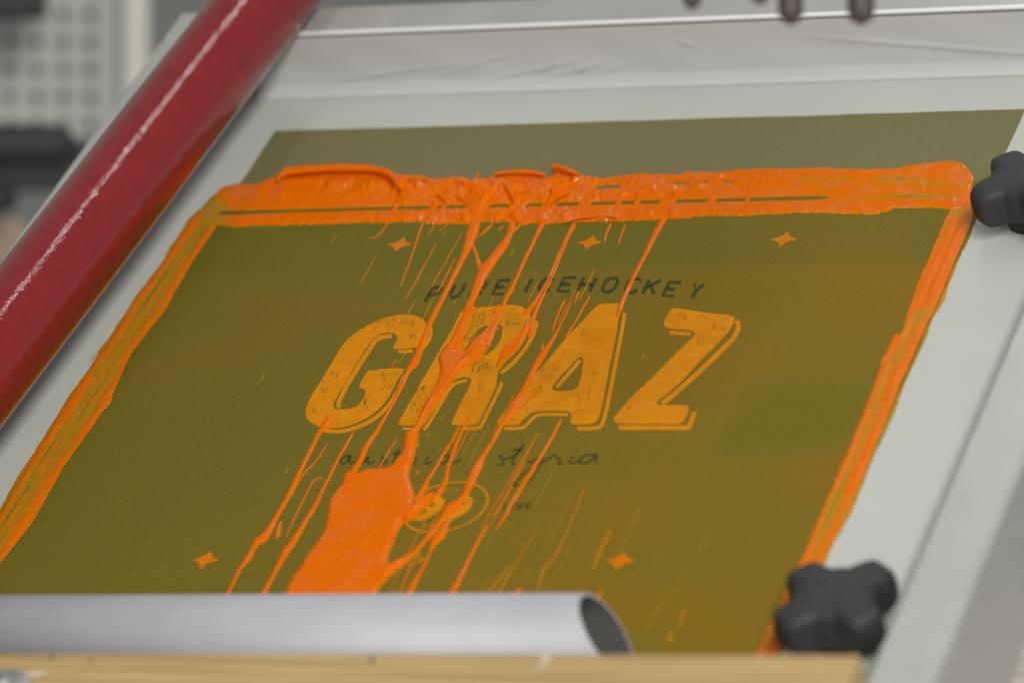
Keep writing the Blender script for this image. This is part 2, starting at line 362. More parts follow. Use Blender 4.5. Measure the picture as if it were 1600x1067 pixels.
for ch, a, b, c, d in (('P',95,350,205,330),('U',340,312,450,295),('R',560,290,680,275),('E',795,272,910,262),('I',1105,252,1170,250),('C',1265,245,1375,240),('E',1475,240,1600,238),('H',1680,238,1810,240),('O',1925,245,2050,247),('C',2165,250,2290,255),('K',2360,262,2480,268),('E',2570,285,2690,292),('Y',2830,300,2930,308)):
    part_label(ribbons('tagline_letter', [f(s) for s in text_strokes(ch, (a, b), (c, d), (72, -140))], 5.4, M['darktext'], screen, LZ, smooth=False), 'dark letter %s of the line PURE ICEHOCKEY' % ch)
f = cr(510, 690, 20/3)
aus = [[(250,150),(190,160),(150,200),(160,230),(200,225),(260,150),(240,200),(255,228),(300,210)], [(340,160),(330,215),(360,235),(420,190),(440,160),(430,220),(460,230),(500,200)], [(570,190),(610,150),(600,180),(630,210),(600,230),(560,220)], [(760,80),(700,220),(740,235)], [(690,130),(800,120)], [(890,185),(930,165),(935,190),(910,240)], [(1065,160),(1030,220),(1060,232),(1110,205)], [(1110,108),(1125,100)], [(1290,150),(1220,160),(1190,200),(1210,228),(1260,200),(1290,155),(1280,215),(1320,225),(1410,190)]]
part_label(ribbons('script_word', [f(s) for s in aus], 3.1, M['darktext'], screen), 'dark handwritten word austria')
f = cr(740, 690, 20/3)
sty = [[(240,245),(280,248),(315,230),(305,195),(270,165),(310,150)], [(310,195),(400,165),(470,110),(525,30)], [(480,95),(420,180),(405,230),(440,240)], [(400,95),(510,80)], [(570,160),(560,210),(600,220),(690,160)], [(735,155),(680,260),(620,370),(550,450),(490,450),(420,460),(520,340),(680,240),(760,200),(850,140)], [(850,140),(870,175),(900,185),(875,240),(930,225)], [(1050,150),(1000,210),(1040,230),(1090,200)], [(1065,105),(1080,95)], [(1290,140),(1170,150),(1105,195),(1120,228),(1200,215),(1285,150),(1265,210),(1300,225)]]
part_label(ribbons('script_word', [f(s) for s in sty], 3.2, M['darktext'], screen), 'dark handwritten word styria')
yr = []
for k, ch in enumerate('1999'): yr += [f(s) for s in text_strokes(ch, (275+80*k, 712), (325+80*k, 712), (35, -62))]
part_label(ribbons('year_number', yr, 2.0, M['darktext'], screen), 'small dark year numerals beside the badge')
# badge
f = cr(620, 730, 20/3)
C0 = unp(696.5, 793)[:2]; R0 = .0272
ringpts = []
V = []; F = []
for k in range(72):
    a = 2*math.pi*k/72
    for r_ in (R0-.00075, R0+.00075): V.append((C0[0]+r_*math.cos(a), C0[1]+r_*math.sin(a), LZ))
for k in range(72):
    q = (k+1) % 72; F.append((2*k, 2*k+1, 2*q+1, 2*q))
badge = part_label(mesh('badge_ring', V, F, M['letter'], screen), 'amber ring badge around the number 99')
n1 = [(330,340),(390,305),(450,310),(495,345),(490,400),(450,455),(380,500),(300,545),(220,565),(190,550),(210,520),(290,480),(330,455),(282,430),(290,385)]
n2 = [(630,330),(690,295),(750,300),(795,335),(790,390),(750,450),(680,500),(600,540),(540,565),(500,555),(510,525),(590,490),(630,455),(582,430),(590,380)]
h1 = [(330,410),(345,385),(390,368),(402,385),(372,410),(340,422)]; h2 = [(620,405),(640,370),(680,350),(710,360),(695,395),(650,420)]
flat('numeral', [smooth_poly(f(n1), 3), smooth_poly(f(h1), 3)], M['letter'], badge)
flat('numeral', [smooth_poly(f(n2), 3), smooth_poly(f(h2), 3)], M['letter'], badge)
tx = []
for k, ch in enumerate('FLA'): tx += [f(s) for s in text_strokes(ch, (505+52*k, 258), (530+52*k, 258), (18, -38))]
ribbons('badge_lettering', tx, 1.0, M['letter'], badge)
tx = []
for k, ch in enumerate('RTS'): tx += [f(s) for s in text_strokes(ch, (275+62*k, 632), (302+62*k, 632), (16, -34))]
ribbons('badge_lettering', tx, 1.0, M['letter'], badge)
# registration marks
def star(px, py, ringed=False):
    c = unp(px, py)[:2]; V = [(c[0], c[1], LZ)]; F = []
    for k in range(32):
        a = 2*math.pi*k/32; q = abs(((k*45/4) % 90)-45)/45      # 1 on the arms, 0 between
        r_ = .0050 + .0046*q**3
        V.append((c[0]+r_*math.cos(a), c[1]+r_*math.sin(a), LZ))
    if not ringed: F = [(0, 1+k, 1+(k+1) % 32) for k in range(32)]
    else:
        V = []; F = []
        for k in range(32):
            a = 2*math.pi*k/32
            for r_ in (.0043, .0053): V.append((c[0]+r_*math.cos(a), c[1]+r_*math.sin(a), LZ))
        F = [(2*k, 2*k+1, (2*k+3) % 64, (2*k+2) % 64) for k in range(32)]
        for dx, dy in ((.0095, .0005), (.0005, .0095)):
            b = len(V); V += [(c[0]-dx, c[1]-dy, LZ+.0001), (c[0]+dx, c[1]-dy, LZ+.0001), (c[0]+dx, c[1]+dy, LZ+.0001), (c[0]-dx, c[1]+dy, LZ+.0001)]; F.append((b, b+1, b+2, b+3))
    o = mesh('registration_mark', V, F, M['ink' if not ringed else 'letter'], screen)
    if not ringed:
        o.data.attributes.new('thickness', 'FLOAT', 'POINT').data.foreach_set('value', [.36]*len(V))
    return o
for px, py, r_ in ((625,383,0),(922,380,0),(1225,375,0),(322,875,0),(648,876,1),(970,877,0)): star(px, py, r_)

# ------------------------------------------------------------------ wet ink
def vnoise(x, y, sc, seed):
    g = np.random.default_rng(seed).random((256, 256)); X = x/sc+1000; Y = y/sc+1000
    i = np.floor(X).astype(int); j = np.floor(Y).astype(int); u = X-i; v = Y-j; u = u*u*u*(u*(6*u-15)+10); v = v*v*v*(v*(6*v-15)+10)
    a, b, c, d = g[i % 256, j % 256], g[(i+1) % 256, j % 256], g[i % 256, (j+1) % 256], g[(i+1) % 256, (j+1) % 256]
    return (a*(1-u)+b*u)*(1-v)+(c*(1-u)+d*u)*v-.5
def fbm(x, y, sc, seed): return vnoise(x, y, sc, seed)+.5*vnoise(x, y, sc/2.1, seed+1)+.25*vnoise(x, y, sc/4.3, seed+2)
def sdist(X, Y, poly):
    """signed distance (positive inside) of grid points to a closed polygon"""
    P = np.asarray(poly, float); d = np.full(X.shape, 1e9); ins = np.zeros(X.shape, bool)
    for (ax, ay), (bx, by) in zip(P, np.roll(P, -1, 0)):
        ex, ey = bx-ax, by-ay; t = np.clip(((X-ax)*ex+(Y-ay)*ey)/(ex*ex+ey*ey+1e-15), 0, 1)
        d = np.minimum(d, np.hypot(X-ax-t*ex, Y-ay-t*ey))
        cnd = (ay > Y) != (by > Y); ins ^= cnd & (X < (bx-ax)*(Y-ay)/(by-ay+1e-15)+ax)
    return np.where(ins, d, -d)
def field(name, X, Y, H, parent=None, thick=None, mw=None, mat='ink'):
    """height field mesh; cells wholly below the coat are dropped"""
    ny, nx = X.shape; keepv = H > -.0004
    kc = keepv[:-1, :-1] | keepv[1:, :-1] | keepv[:-1, 1:] | keepv[1:, 1:]
    idx = np.arange(nx*ny).reshape(ny, nx); jj, ii = np.nonzero(kc)
    Q = np.stack([idx[jj, ii], idx[jj, ii+1], idx[jj+1, ii+1], idx[jj+1, ii]], 1)
    used, inv = np.unique(Q, return_inverse=True); Q = inv.reshape(-1, 4)
    V = np.stack([X.ravel()[used], Y.ravel()[used], np.maximum(H.ravel()[used], -.0006)+EZ], 1)
    me = bpy.data.meshes.new(name); me.vertices.add(len(V)); me.vertices.foreach_set('co', V.ravel().astype('f4'))
    me.loops.add(Q.size); me.loops.foreach_set('vertex_index', Q.ravel().astype('i4')); me.polygons.add(len(Q))
    me.polygons.foreach_set('loop_start', np.arange(0, Q.size, 4, dtype='i4')); me.polygons.foreach_set('loop_total', np.full(len(Q), 4, 'i4'))
    me.update(calc_edges=True); me.polygons.foreach_set('use_smooth', np.ones(len(Q), bool))
    tv = np.clip((H if thick is None else thick).ravel()[used]/.0014, 0, 1)
    me.attributes.new('thickness', 'FLOAT', 'POINT').data.foreach_set('value', tv.astype('f4'))
    me.materials.append(M[mat]); o = bpy.data.objects.new(name, me); COL.objects.link(o)
    if parent is not None: o.parent = parent
    if mw is not None: o.matrix_world = mw
    return o
def grid(x0, x1, y0, y1, st):
    return np.meshgrid(np.arange(x0, x1, st), np.arange(y0, y1, st))
def dome(d, w_): t = np.clip(d/w_, 0, 1); return np.where(d > 0, np.sqrt(np.maximum(1-(1-t)**2, 0)), d/w_)
IK = []
# --- the bead at the top of the print
top_e = np.array([(318,330),(330,312),(345,296),(360,291),(375,288),(400,289),(420,280),(440,274),(460,270),(490,268),(525,266),(560,267),(590,269),(610,271),(625,274),(660,277),(680,281),(700,280),(715,277),(725,278),(735,283),(760,281),(775,279),(850,279),(862,277),(880,274),(905,276),(925,278),(940,281),(975,276),(1000,273),(1020,274),(1060,274),(1075,270),(1095,269),(1120,271),(1150,267),(1180,265),(1230,264),(1280,263),(1330,266),(1390,265),(1440,257),(1480,253),(1503,255),(1514,266),(1524,285)], float)
bot_e = np.array([(310,352),(340,351),(360,354),(400,352),(450,352),(500,351),(550,349),(600,348),(650,346),(680,350),(730,350),(760,347),(800,346),(815,352),(830,349),(850,350),(900,347),(960,346),(1000,345),(1040,343),(1080,340),(1100,337),(1130,338),(1170,338),(1200,335),(1250,333),(1300,334),(1370,335),(1400,326),(1450,325),(1490,327),(1524,320)], float)
X, Y = grid(-.325, .285, .170, .325, .0004)
U, Vp = (q.reshape(X.shape) for q in prj(X, Y))
tp = np.interp(U, top_e[:, 0], top_e[:, 1]) + 1.6*vnoise(U, U*0, 9, 3) + 1.0*vnoise(U, Vp, 4, 4)
bt = np.interp(U, bot_e[:, 0], bot_e[:, 1]) + 2.2*vnoise(U, U*0, 7, 5) + 4.2*np.maximum(vnoise(U+.55*Vp, U*0, 3.0, 6), .18)
dv = np.minimum(Vp-tp, bt-Vp)/1270.; de = np.minimum(U-312-.0*Vp, 1526-U-.35*(Vp-270))/2100.
d = np.minimum(dv, de)
T = np.clip((bt-Vp)/(bt-tp), 0, 1)                      # 0 lower edge, 1 upper edge
edgeflat = np.clip(np.maximum((U-1080)/160, (440-U)/60), 0, 1)
H = (.0011-.0006*edgeflat)*dome(d, .0022)
inside = d > 0
lump = fbm(U, Vp*1.5, 26, 11); fineN = fbm(U, Vp*1.4, 8, 21)
midw = np.exp(-((U-790)/170)**2)                        # busiest stretch in the middle
amp = (.0008 + .0024*midw + .0010*np.exp(-((U-530)/90)**2) + .0004*np.exp(-((U-1100)/160)**2))
amp = amp*(1-.72*np.clip((U-1120)/180, 0, 1)); bead = np.exp(-((T-.72)/.24)**2)
H = np.where(inside, H + bead*amp*np.clip(.75+1.5*lump, .1, 2.)*np.clip(d/.003, 0, 1)**.6, H)
H = np.where(inside, H + (.00065*midw+.00008)*fineN*2*np.clip(d/.002, 0, 1), H)
lip = np.exp(-((T-.10)/.09)**2)                         # glossy bead on the lower edge
lipA = .0004 + .0016*np.exp(-((U-860)/230)**2)*np.clip(.6+2.2*vnoise(U, U*0, 13, 31), 0, 2)
H = np.where(inside, H + lip*lipA*np.clip(d/.0012, 0, 1), H)
# curled fold in the left stretch: a crest with a furrow right below it
fold = np.array([(432,286),(450,277),(480,274),(520,273),(560,274),(590,277),(606,283),(618,296),(622,306)], float)
fc = np.interp(U, fold[:, 0], fold[:, 1]); fw = np.clip((U-430)/18, 0, 1)*np.clip((626-U)/14, 0, 1)
dd = Vp-fc
H = np.where(inside, H + fw*(.0045*np.exp(-((dd+3.5)/4.5)**2) - .0034*np.exp(-((dd-4.0)/2.6)**2)), H)
H = np.where(inside & (fw > .05), np.maximum(H, .0003), H)
# flow creases in the busy middle
for cx, cy, ln, an, wd in ((632,296,16,-.7,2.2),(690,318,10,.6,1.8),(722,320,10,.5,1.8),(768,312,18,-.8,2.4),(812,300,9,-.5,2.2),(812,318,18,-.9,2.0),(795,312,16,1.0,2.0),(878,303,12,-.5,2.4),(868,316,14,-1.0,2.2),(902,288,6,-.3,1.8),(930,318,10,-.5,1.8),(978,312,8,-.4,1.6),(1004,310,6,-.8,1.6),(1062,308,8,-.8,1.8),(744,300,22,.05,1.6),(840,278,30,.02,1.6)):
    ca, sa = math.cos(an), math.sin(an); a_ = (U-cx)*ca+(Vp-cy)*sa; b_ = -(U-cx)*sa+(Vp-cy)*ca
    g = np.exp(-(a_/ln)**4)
    H = np.where(inside, H - g*.0022*np.exp(-(b_/wd)**2) + g*.0016*np.exp(-((b_+2.4*wd)/(1.5*wd))**2), H)
H = np.where(inside, np.maximum(H, .00035*np.clip(d/.001, 0, 1)), H)
# squeegee line through the bead where the coat shows, bridged by drips
gl = np.interp(U, [330, 600, 900, 1300], [334, 327, 320, 309.5])
bridge = np.zeros_like(U)
for c_, w_ in ((617,3),(677,5),(693,3),(745,17),(808,12),(858,10),(914,9),(966,4),(996,4),(1042,11),(1112,6),(1168,3)):
    bridge = np.maximum(bridge, np.clip(1.4-np.abs(U-c_+.55*(Vp-gl))/w_, 0, 1))
gap = np.exp(-((Vp-gl)/3.7)**4)*(1-bridge)*np.clip((1330-U)/60, 0, 1)*np.clip((U-335)/10, 0, 1)
for u0, u1, vc, hw in ((926,972,293,4.6),(1036,1108,287.5,3.0),(1122,1152,286,2.4)):
    gap = np.maximum(gap, np.exp(-((Vp-vc-1.5*vnoise(U, Vp, 9, 41))/hw)**4)*np.clip((U-u0)/6, 0, 1)*np.clip((u1-U)/6, 0, 1)*np.clip(1.2-1.6*np.maximum(vnoise(U, Vp, 10, 43), 0), 0, 1))
H = H*(1-gap) - .0009*np.clip((gap-.55)/.45, 0, 1)
thin = np.clip((U-1330)/120, 0, 1)                      # the far right is a thin streaky film
Hc = H*(1-.30*thin) ; TH = np.where(inside, Hc*(1-.55*thin*(1-np.clip(1.6*vnoise(U*.12, Vp, 6, 51)+.55, 0, 1)))+.0003, 0)
leftfade = np.clip((372-U)/28, 0, 1)*np.clip((Vp-300)/10, 0, 1)
TH = TH*(1-.75*leftfade)
for vc0, vc1, hw, u0, u1, st_ in ((285,281,2.6,1150,1460,.8),(312,306,3.0,1300,1500,.75),(297,291,2.0,1240,1480,.6),(340,331,2.2,1000,1420,.5),(342,341,2.0,345,640,.45),(316,313,2.4,350,600,.4)):
    vc = vc0+(vc1-vc0)*(U-u0)/(u1-u0)+1.2*vnoise(U, U*0, 40, 61); TH = TH*(1-st_*np.exp(-((Vp-vc)/hw)**2)*np.clip((U-u0)/40, 0, 1)*np.clip((u1-U)/40, 0, 1)*np.clip(.9+1.2*vnoise(U, Vp, 30, 63), 0, 1))
ridge = field('ink_bead', X, Y, Hc, thick=TH, mw=MS)
tag(ridge, 'thick ridged bead of wet orange ink across the top, with strings running down', 'ink')
IK.append(ridge)
def blob(name, poly_px, hgt, wd, st=.00045, seed=60, parent=None, tex=.00035, streak=0.0, mw=None):
    P = np.array([unp(*p)[:2] for p in smooth_poly(poly_px, 3)])
    X, Y = grid(P[:, 0].min()-.002, P[:, 0].max()+.002, P[:, 1].min()-.002, P[:, 1].max()+.002, st)
    d = sdist(X, Y, P) + .0006*vnoise(X, Y, .004, seed+9)
    H = hgt*dome(d, wd); m_ = np.clip(d/.002, 0, 1)
    H = np.where(d > 0, H + m_*(tex*2*fbm(X, Y, .010, seed) + tex*fbm(X, Y, .004, seed+3) + streak*fbm(X*4.0, Y*.55, .010, seed+5)), H*.5)
    H = np.where(d > 0, np.maximum(H, .0002*m_), H)
    return field(name, X, Y, H, parent=parent, mw=mw)
# flakes standing off the bead's upper edge
for pl in ([(772,271),(790,268),(820,267),(845,270),(852,275),(840,281),(800,281),(780,276)], [(862,258),(870,257),(890,264),(905,270),(900,276),(880,280),(866,279),(867,270)], [(744,273),(749,271),(747,276),(745,279)]):
    blob('ink_flake', [(x, y+3) for x, y in pl], .0022, .0016, parent=ridge, seed=70)
def roll(pts, hz, parent):
    """a rolled-over lip of ink standing proud of the bead; pts = (px, py, radius mm)"""
    P = np.array([[*unp(p[0], p[1], hz)[:2], hz] for p in pts]); Rr = np.array([p[2] for p in pts])*.001
    t = np.linspace(0, len(P)-1, len(P)*9); P = cat(P, t); Rr = np.interp(t, np.arange(len(Rr)), Rr)*(1+.12*np.convolve(rng.normal(0, 1, len(t)), np.ones(6)/6, 'same'))
    T = np.gradient(P, axis=0); T /= np.linalg.norm(T, axis=1)[:, None]; V = []; F = []; K = 14
    for p, tv, q in zip(P, T, Rr):
        sd = np.cross(tv, (0, 0, 1)); sd /= np.linalg.norm(sd); u_ = np.cross(sd, tv)
        for k in range(K):
            a = 2*math.pi*k/K; V.append(p+q*(sd*math.cos(a)*1.25+u_*math.sin(a)))
    for i in range(len(P)-1):
        for k in range(K): F.append((i*K+k, i*K+(k+1) % K, (i+1)*K+(k+1) % K, (i+1)*K+k))
    o = mesh('ink_roll', V, F, M['ink'], parent, True)
    o.data.attributes.new('thickness', 'FLOAT', 'POINT').data.foreach_set('value', [1.]*len(V)); return o
roll([(432,283,.4),(445,272,1.6),(480,266,2.4),(525,263,2.8),(575,264,2.6),(604,270,2.2),(618,281,1.7),(627,298,.6)], .0062, ridge)
roll([(622,284,.4),(645,279,1.2),(668,282,.5)], .0045, ridge)
roll([(770,273,.3),(785,270,1.2),(820,269,1.7),(846,272,1.2),(853,276,.4)], .0065, ridge)
roll([(861,262,.4),(874,262,1.5),(892,268,1.7),(906,273,.5)], .0070, ridge)
roll([(800,313,.3),(812,301,1.0),(826,296,.4)], .0050, ridge)
roll([(862,318,.3),(876,306,1.1),(893,300,.4)], .0050, ridge)
roll([(880,348,.4),(905,341,1.2),(940,337,1.0),(965,341,.3)], .0030, ridge)
# --- puddle poured over the R and down to the tube
fB = cr(620, 470, S5)
left = fB([(600,55),(540,150),(490,240),(440,320),(385,370),(335,450),(345,540),(325,640),(275,735),(225,820),(185,900),(150,985),(100,1050)])
rt = fB([(165,1060),(205,985),(250,915),(290,850),(340,790),(390,725),(425,680),(470,615),(520,560),(560,520),(610,480),(655,465),(690,425),(725,375),(712,320),(735,250),(780,150),(830,50),(795,50),(745,165),(700,250),(645,290),(595,330),(545,400),(490,425),(470,370),(500,280),(560,160),(625,60)])
pl = left + [(637,676),(631,687),(630,703),(623,716),(612,728),(603,733),(575,736),(556,740),(545,738),(538,745),(536,756),(524,770),(514,789),(512,807),(508,828),(495,849),(482,867),(469,888),(455,907),(444,932),(430,965),(420,1000),(540,1005),(575,960),(587,930),(600,911),(612,899),(622,888),(634,872),(626,874),(614,881),(606,880),(609,864),(616,846),(623,830),(631,817),(650,802),(668,790),(680,780),(676,777),(660,784),(648,788),(644,782),(647,774),(645,764),(641,753),(639,741),(642,731),(648,716),(650,697),(655,678)] + rt
pud = blob('ink_puddle', pl, .0024, .0042, mw=MS, seed=80, tex=.00018, streak=.00022)
tag(pud, 'glossy orange ink poured down over the letter R into a broad puddle', 'ink')
# extra glossy mass at the neck and the side finger
blob('ink_finger', [(628,815),(640,800),(655,786),(672,776),(682,776),(676,786),(655,803),(640,816)], .0042, .003, parent=pud, seed=90)
blob('ink_smear', fB([(1050,130),(1062,180),(1015,310),(965,395),(920,440),(860,490),(815,545),(792,540),(808,470),(830,410),(880,340),(950,290),(1000,230)]), .0011, .0025, parent=pud, seed=95)
blob('ink_smear', fB([(520,470),(600,420),(680,400),(720,350),(725,385),(690,430),(640,475),(560,525),(480,600),(400,700),(370,700),(420,600)]), .0040, .005, parent=pud, seed=97, tex=.0004)
# --- strings
def strand(name, pts, parent, hk=.15, zoff=0.0, jit=.00018, th=None):
    P = np.array([unp(p[0], p[1])[:2] for p in pts]); W = np.array([p[2] for p in pts])/2110*.93
    n_ = max(12, int(sum(np.linalg.norm(np.diff(P, axis=0), axis=1))/.0014)); t = np.linspace(0, len(P)-1, n_)
    P = cat(P, t); W = np.interp(t, np.arange(len(W)), W)
    k = rng.normal(0, 1, n_); k = np.convolve(k, np.ones(7)/7, 'same'); W = W*(1+.16*k); k2 = np.convolve(rng.normal(0, 1, n_), np.ones(9)/9, 'same'); P[:, 0] += jit*k2*2
    W *= np.clip(np.minimum(np.arange(n_), np.arange(n_)[::-1])/3., .15, 1)
    T = np.gradient(P, axis=0); T /= np.linalg.norm(T, axis=1)[:, None]+1e-12; Nn = np.stack([-T[:, 1], T[:, 0]], 1)
    V = []; F = []; K = 7; TH = []
    for p, q, w_ in zip(P, Nn, W):
        hh = min(max(w_*hk, .00025), .0030)
        for j in range(K):
            a = math.pi*j/(K-1); V.append((*(p+q*(w_/2)*math.cos(a)), EZ+zoff-.0002+(hh+.0002)*math.sin(a))); TH.append((min(1, .45+hh/.003) if th is None else th))
    for i in range(n_-1):
        for j in range(K-1): F.append((i*K+j, i*K+j+1, (i+1)*K+j+1, (i+1)*K+j))
    o = mesh(name, V, F, M['ink'], parent, True)
    o.data.attributes.new('thickness', 'FLOAT', 'POINT').data.foreach_set('value', TH)
    return o
ST = [
 [(745,302,46),(745,318,34),(745,335,25),(741,352,22),(737,368,19),(725,400,12),(700,450,9),(672,505,10),(657,545,13),(646,570,16),(637,582,10),(620,620,7),(600,655,6),(585,680,9),(572,700,10),(560,725,12),(546,746,15)],
 [(806,318,22),(803,335,14),(797,365,11),(782,390,19),(764,414,22),(752,434,22),(742,458,14),(728,492,13),(718,522,20),(706,556,30)],
 [(826,338,12),(812,352,7),(800,365,6),(790,378,5)],
 [(739,382,5),(745,402,5),(752,422,10)],
 [(862,318,18),(856,334,14),(847,352,10),(826,395,7),(805,440,7),(785,480,8),(772,510,12),(757,548,16)],
 [(897,346,5),(885,372,4),(865,418,4),(852,445,4),(838,470,8),(826,485,13),(819,495,7)],
 [(899,350,7),(880,390,5),(860,440,5),(838,485,7),(831,508,9),(828,528,9)],
 [(1052,306,24),(1045,325,17),(1036,345,13),(1020,375,9),(1000,415,8),(980,455,8),(970,480,9),(963,498,6)],
 [(895,470,2),(880,500,4),(870,520,5),(858,540,10),(848,555,14),(840,568,13),(828,590,9),(818,610,12),(805,632,18),(795,650,15),(783,666,10),(770,690,7),(755,713,10),(745,733,17),(737,750,14),(725,775,12),(707,793,22),(695,807,14),(680,825,11),(665,845,9),(645,865,10),(628,877,18),(612,887,24)],
 [(885,545,3),(868,570,5),(850,590,5),(832,618,7),(815,640,8)],
 [(719,664,4),(706,690,5),(692,712,7),(680,733,5),(668,752,7),(660,768,12),(648,784,8)],
 [(745,632,4),(735,652,7),(727,664,7),(721,676,6),(711,700,6),(702,725,6),(696,750,8),(688,767,12),(678,779,15)],
 [(702,808,8),(694,825,11),(688,836,20),(680,847,14),(672,862,4),(662,885,6),(650,905,8),(642,920,12),(636,932,12),(626,952,9)],
 [(655,862,3),(640,890,3),(625,925,3),(613,950,3)],
 [(878,655,5),(862,685,6),(835,730,7),(810,770,7),(790,805,6),(773,830,2)],
 [(842,675,2),(825,705,3),(805,745,3),(785,785,4),(770,810,3)],
 [(762,820,5),(745,850,6),(725,890,7),(712,915,10),(702,933,10),(690,955,8)],
 [(520,648,14),(507,666,15),(497,681,8),(480,715,8),(465,745,8),(448,780,8),(430,812,9),(418,832,15),(408,843,20),(399,852,11),(387,874,11),(375,890,6),(360,920,5),(346,950,5)],
 [(553,674,4),(530,715,5),(510,755,6),(490,795,8),(475,820,8),(458,848,13),(447,862,13),(430,895,7),(415,922,10),(402,945,9)],
 [(512,692,2),(495,720,3),(475,740,4),(462,760,4),(456,778,2)],
 [(505,747,3),(490,752,4),(478,775,3),(465,800,3),(447,840,2)],
 [(622,683,2),(605,710,3),(590,738,3)],
 [(440,812,2),(435,832,8),(433,843,2)],
 [(666,338,5),(655,365,4),(640,410,3),(626,450,2)],
 [(682,380,2),(658,425,3),(633,470,2)],
 [(713,402,2),(698,430,3),(684,458,3)],
 [(612,340,4),(600,358,3),(588,370,4),(575,374,3)],
 [(680,352,3),(668,370,2)],[(700,352,4),(685,362,3)],[(770,350,8),(758,362,6),(748,372,3)],[(788,353,4),(778,362,3)],
 [(955,348,6),(948,365,4),(944,382,2)],[(978,350,5),(970,372,3),(966,385,2)],
 [(660,502,2),(650,528,3),(646,540,2)],[(620,560,2),(612,575,2)],
 [(883,468,4),(872,492,4),(862,520,3)],[(905,455,5),(898,476,3)],[(922,462,5),(902,498,4),(884,528,4)],[(850,535,3),(846,556,4)],
 [(655,690,3),(650,700,4)],[(655,736,5),(650,742,4)],[(512,822,2),(500,842,3)],
 [(800,938,10),(808,926,9),(815,917,4)],
]
for s in ST: strand('ink_string', s, ridge)
FA = [[(930,420,3),(915,450,2),(905,470,2)],[(915,760,1.2),(890,820,2.4),(868,868,2.6),(850,890,3),(838,925,2)],[(955,830,3),(925,890,4)],[(1050,985,4),(1042,1005,6)],[(1070,950,2),(1060,975,4)],[(735,960,4),(800,880,2)],[(935,940,5),(940,920,3)]]
for s in FA: strand('ink_string', s, ridge, hk=.05, th=.30)
for _ in range(26):                                       # hair-thin drag marks towards the lower right
    u = random.uniform(760, 1130); v_ = random.uniform(560, 960); l_ = random.uniform(25, 95)
    strand('ink_string', [(u, v_, .9), (u-l_*.25, v_+l_*.45, 1.4), (u-l_*.5, v_+l_*.92, .5)], ridge, hk=.04, th=random.uniform(.14, .26))
for _ in range(16):                                       # fine strands pulled along with the heavy strings
    u = random.gauss(735, 95); v_ = random.uniform(350, 840); l_ = random.uniform(35, 170); k_ = random.uniform(.50, .60)
    strand('ink_string', [(u, v_, .8), (u-l_*.33*k_, v_+l_*.33, 1.8), (u-l_*.66*k_, v_+l_*.66, 2.2), (u-l_*k_, v_+l_, .7)], ridge, hk=.12, th=random.uniform(.25, .6))
for _ in range(60):                                       # fine spatter between the strings
    u = random.gauss(680, 130); v_ = random.uniform(360, 920); l_ = random.uniform(4, 16)
    strand('ink_string', [(u, v_, 1.5), (u-l_*.25, v_+l_*.45, 2.2), (u-l_*.5, v_+l_*.9, 1.2)], ridge, hk=.2, th=.2) if _ < 26 else None
# --- side streaks
def streak(name, inner, outer, lines, seed, label, film=.00018):
    poly = outer + inner[::-1]; P = np.array([unp(*p)[:2] for p in poly])
    X, Y = grid(P[:, 0].min()-.003, P[:, 0].max()+.003, P[:, 1].min()-.003, P[:, 1].max()+.003, .0006)
    d = sdist(X, Y, P) + .0008*vnoise(X, Y*.35, .004, seed) + .0003*vnoise(X, Y, .003, seed+1)
    H = film*dome(d, .0012)*(1+.8*vnoise(X, Y*.12, .0025, seed+2)); m_ = np.clip(d/.0008, 0, 1)
    for ln, wd, hh in lines:
        L = np.array([unp(*p)[:2] for p in ln]); o_ = np.argsort(L[:, 1]); xc = np.interp(Y, L[o_, 1], L[o_, 0]) + .0012*vnoise(X*0, Y, .02, seed+7)
        k = .42*hh*np.clip(.75+1.1*fbm(X*0, Y, .03, seed+4)+.6*vnoise(X, Y, .006, seed+6), .12, 2)
        H = np.where(d > 0, H + m_*k*np.exp(-((X-xc)/wd)**2), H)
    TH = .00017 + np.maximum(H-.00012, 0)*2.4*np.clip(.75+1.3*vnoise(X, Y*.03, .0018, seed+8), .1, 1.4) + .0005*vnoise(X, Y*.02, .0013, seed+12) + .0007*np.exp(-((d-.0012)/.0013)**2)*np.clip(.75+1.2*vnoise(X*0, Y, .03, seed+14), 0, 1.3)
    return tag(field(name, X, Y, H, mw=MS, thick=TH, mat='inkfilm'), label, 'ink')
li = [(345,345),(305,402),(260,482),(205,552),(170,630),(100,728),(50,818),(0,880),(-60,960)]
lo = [(335,308),(300,345),(255,413),(215,465),(175,530),(115,615),(50,720),(0,805),(-60,895)]
streak('ink_streak', li, lo, [([(322,322),(282,376),(240,440),(205,490),(165,555),(105,642),(45,738),(-5,822),(-60,905)], .0032, .0011), ([(335,350),(298,402),(252,478),(200,550),(165,628),(95,725),(40,815),(-60,955)], .0020, .0009)], 110, 'orange and amber ink streak down the left edge of the olive coat')
ri = [(1490,318),(1470,360),(1432,450),(1410,517),(1385,550),(1377,574),(1350,645),(1324,709),(1290,787),(1264,850),(1185,1015),(1150,1085)]
ro = [(1524,290),(1518,345),(1475,450),(1440,525),(1408,598),(1370,690),(1326,797),(1298,850),(1219,1015),(1190,1080)]
streak('ink_streak', ri, ro, [([(1514,300),(1502,350),(1461,450),(1434,520),(1404,585),(1365,680),(1320,790),(1292,850),(1210,1015)], .0032, .0010), ([(1490,345),(1440,460),(1395,552),(1350,655)], .0030, .0007)], 130, 'orange ink streak down the right edge of the olive coat, beside the black knobs')
for px, py in ((163,628),(1392,548)):
    blob('ink_lump', [(px-16, py+22), (px-9, py+4), (px-3, py-9), (px+9, py-26), (px+13, py-10), (px+4, py+9), (px-6, py+14)], .0009, .004, parent=ridge, seed=px)

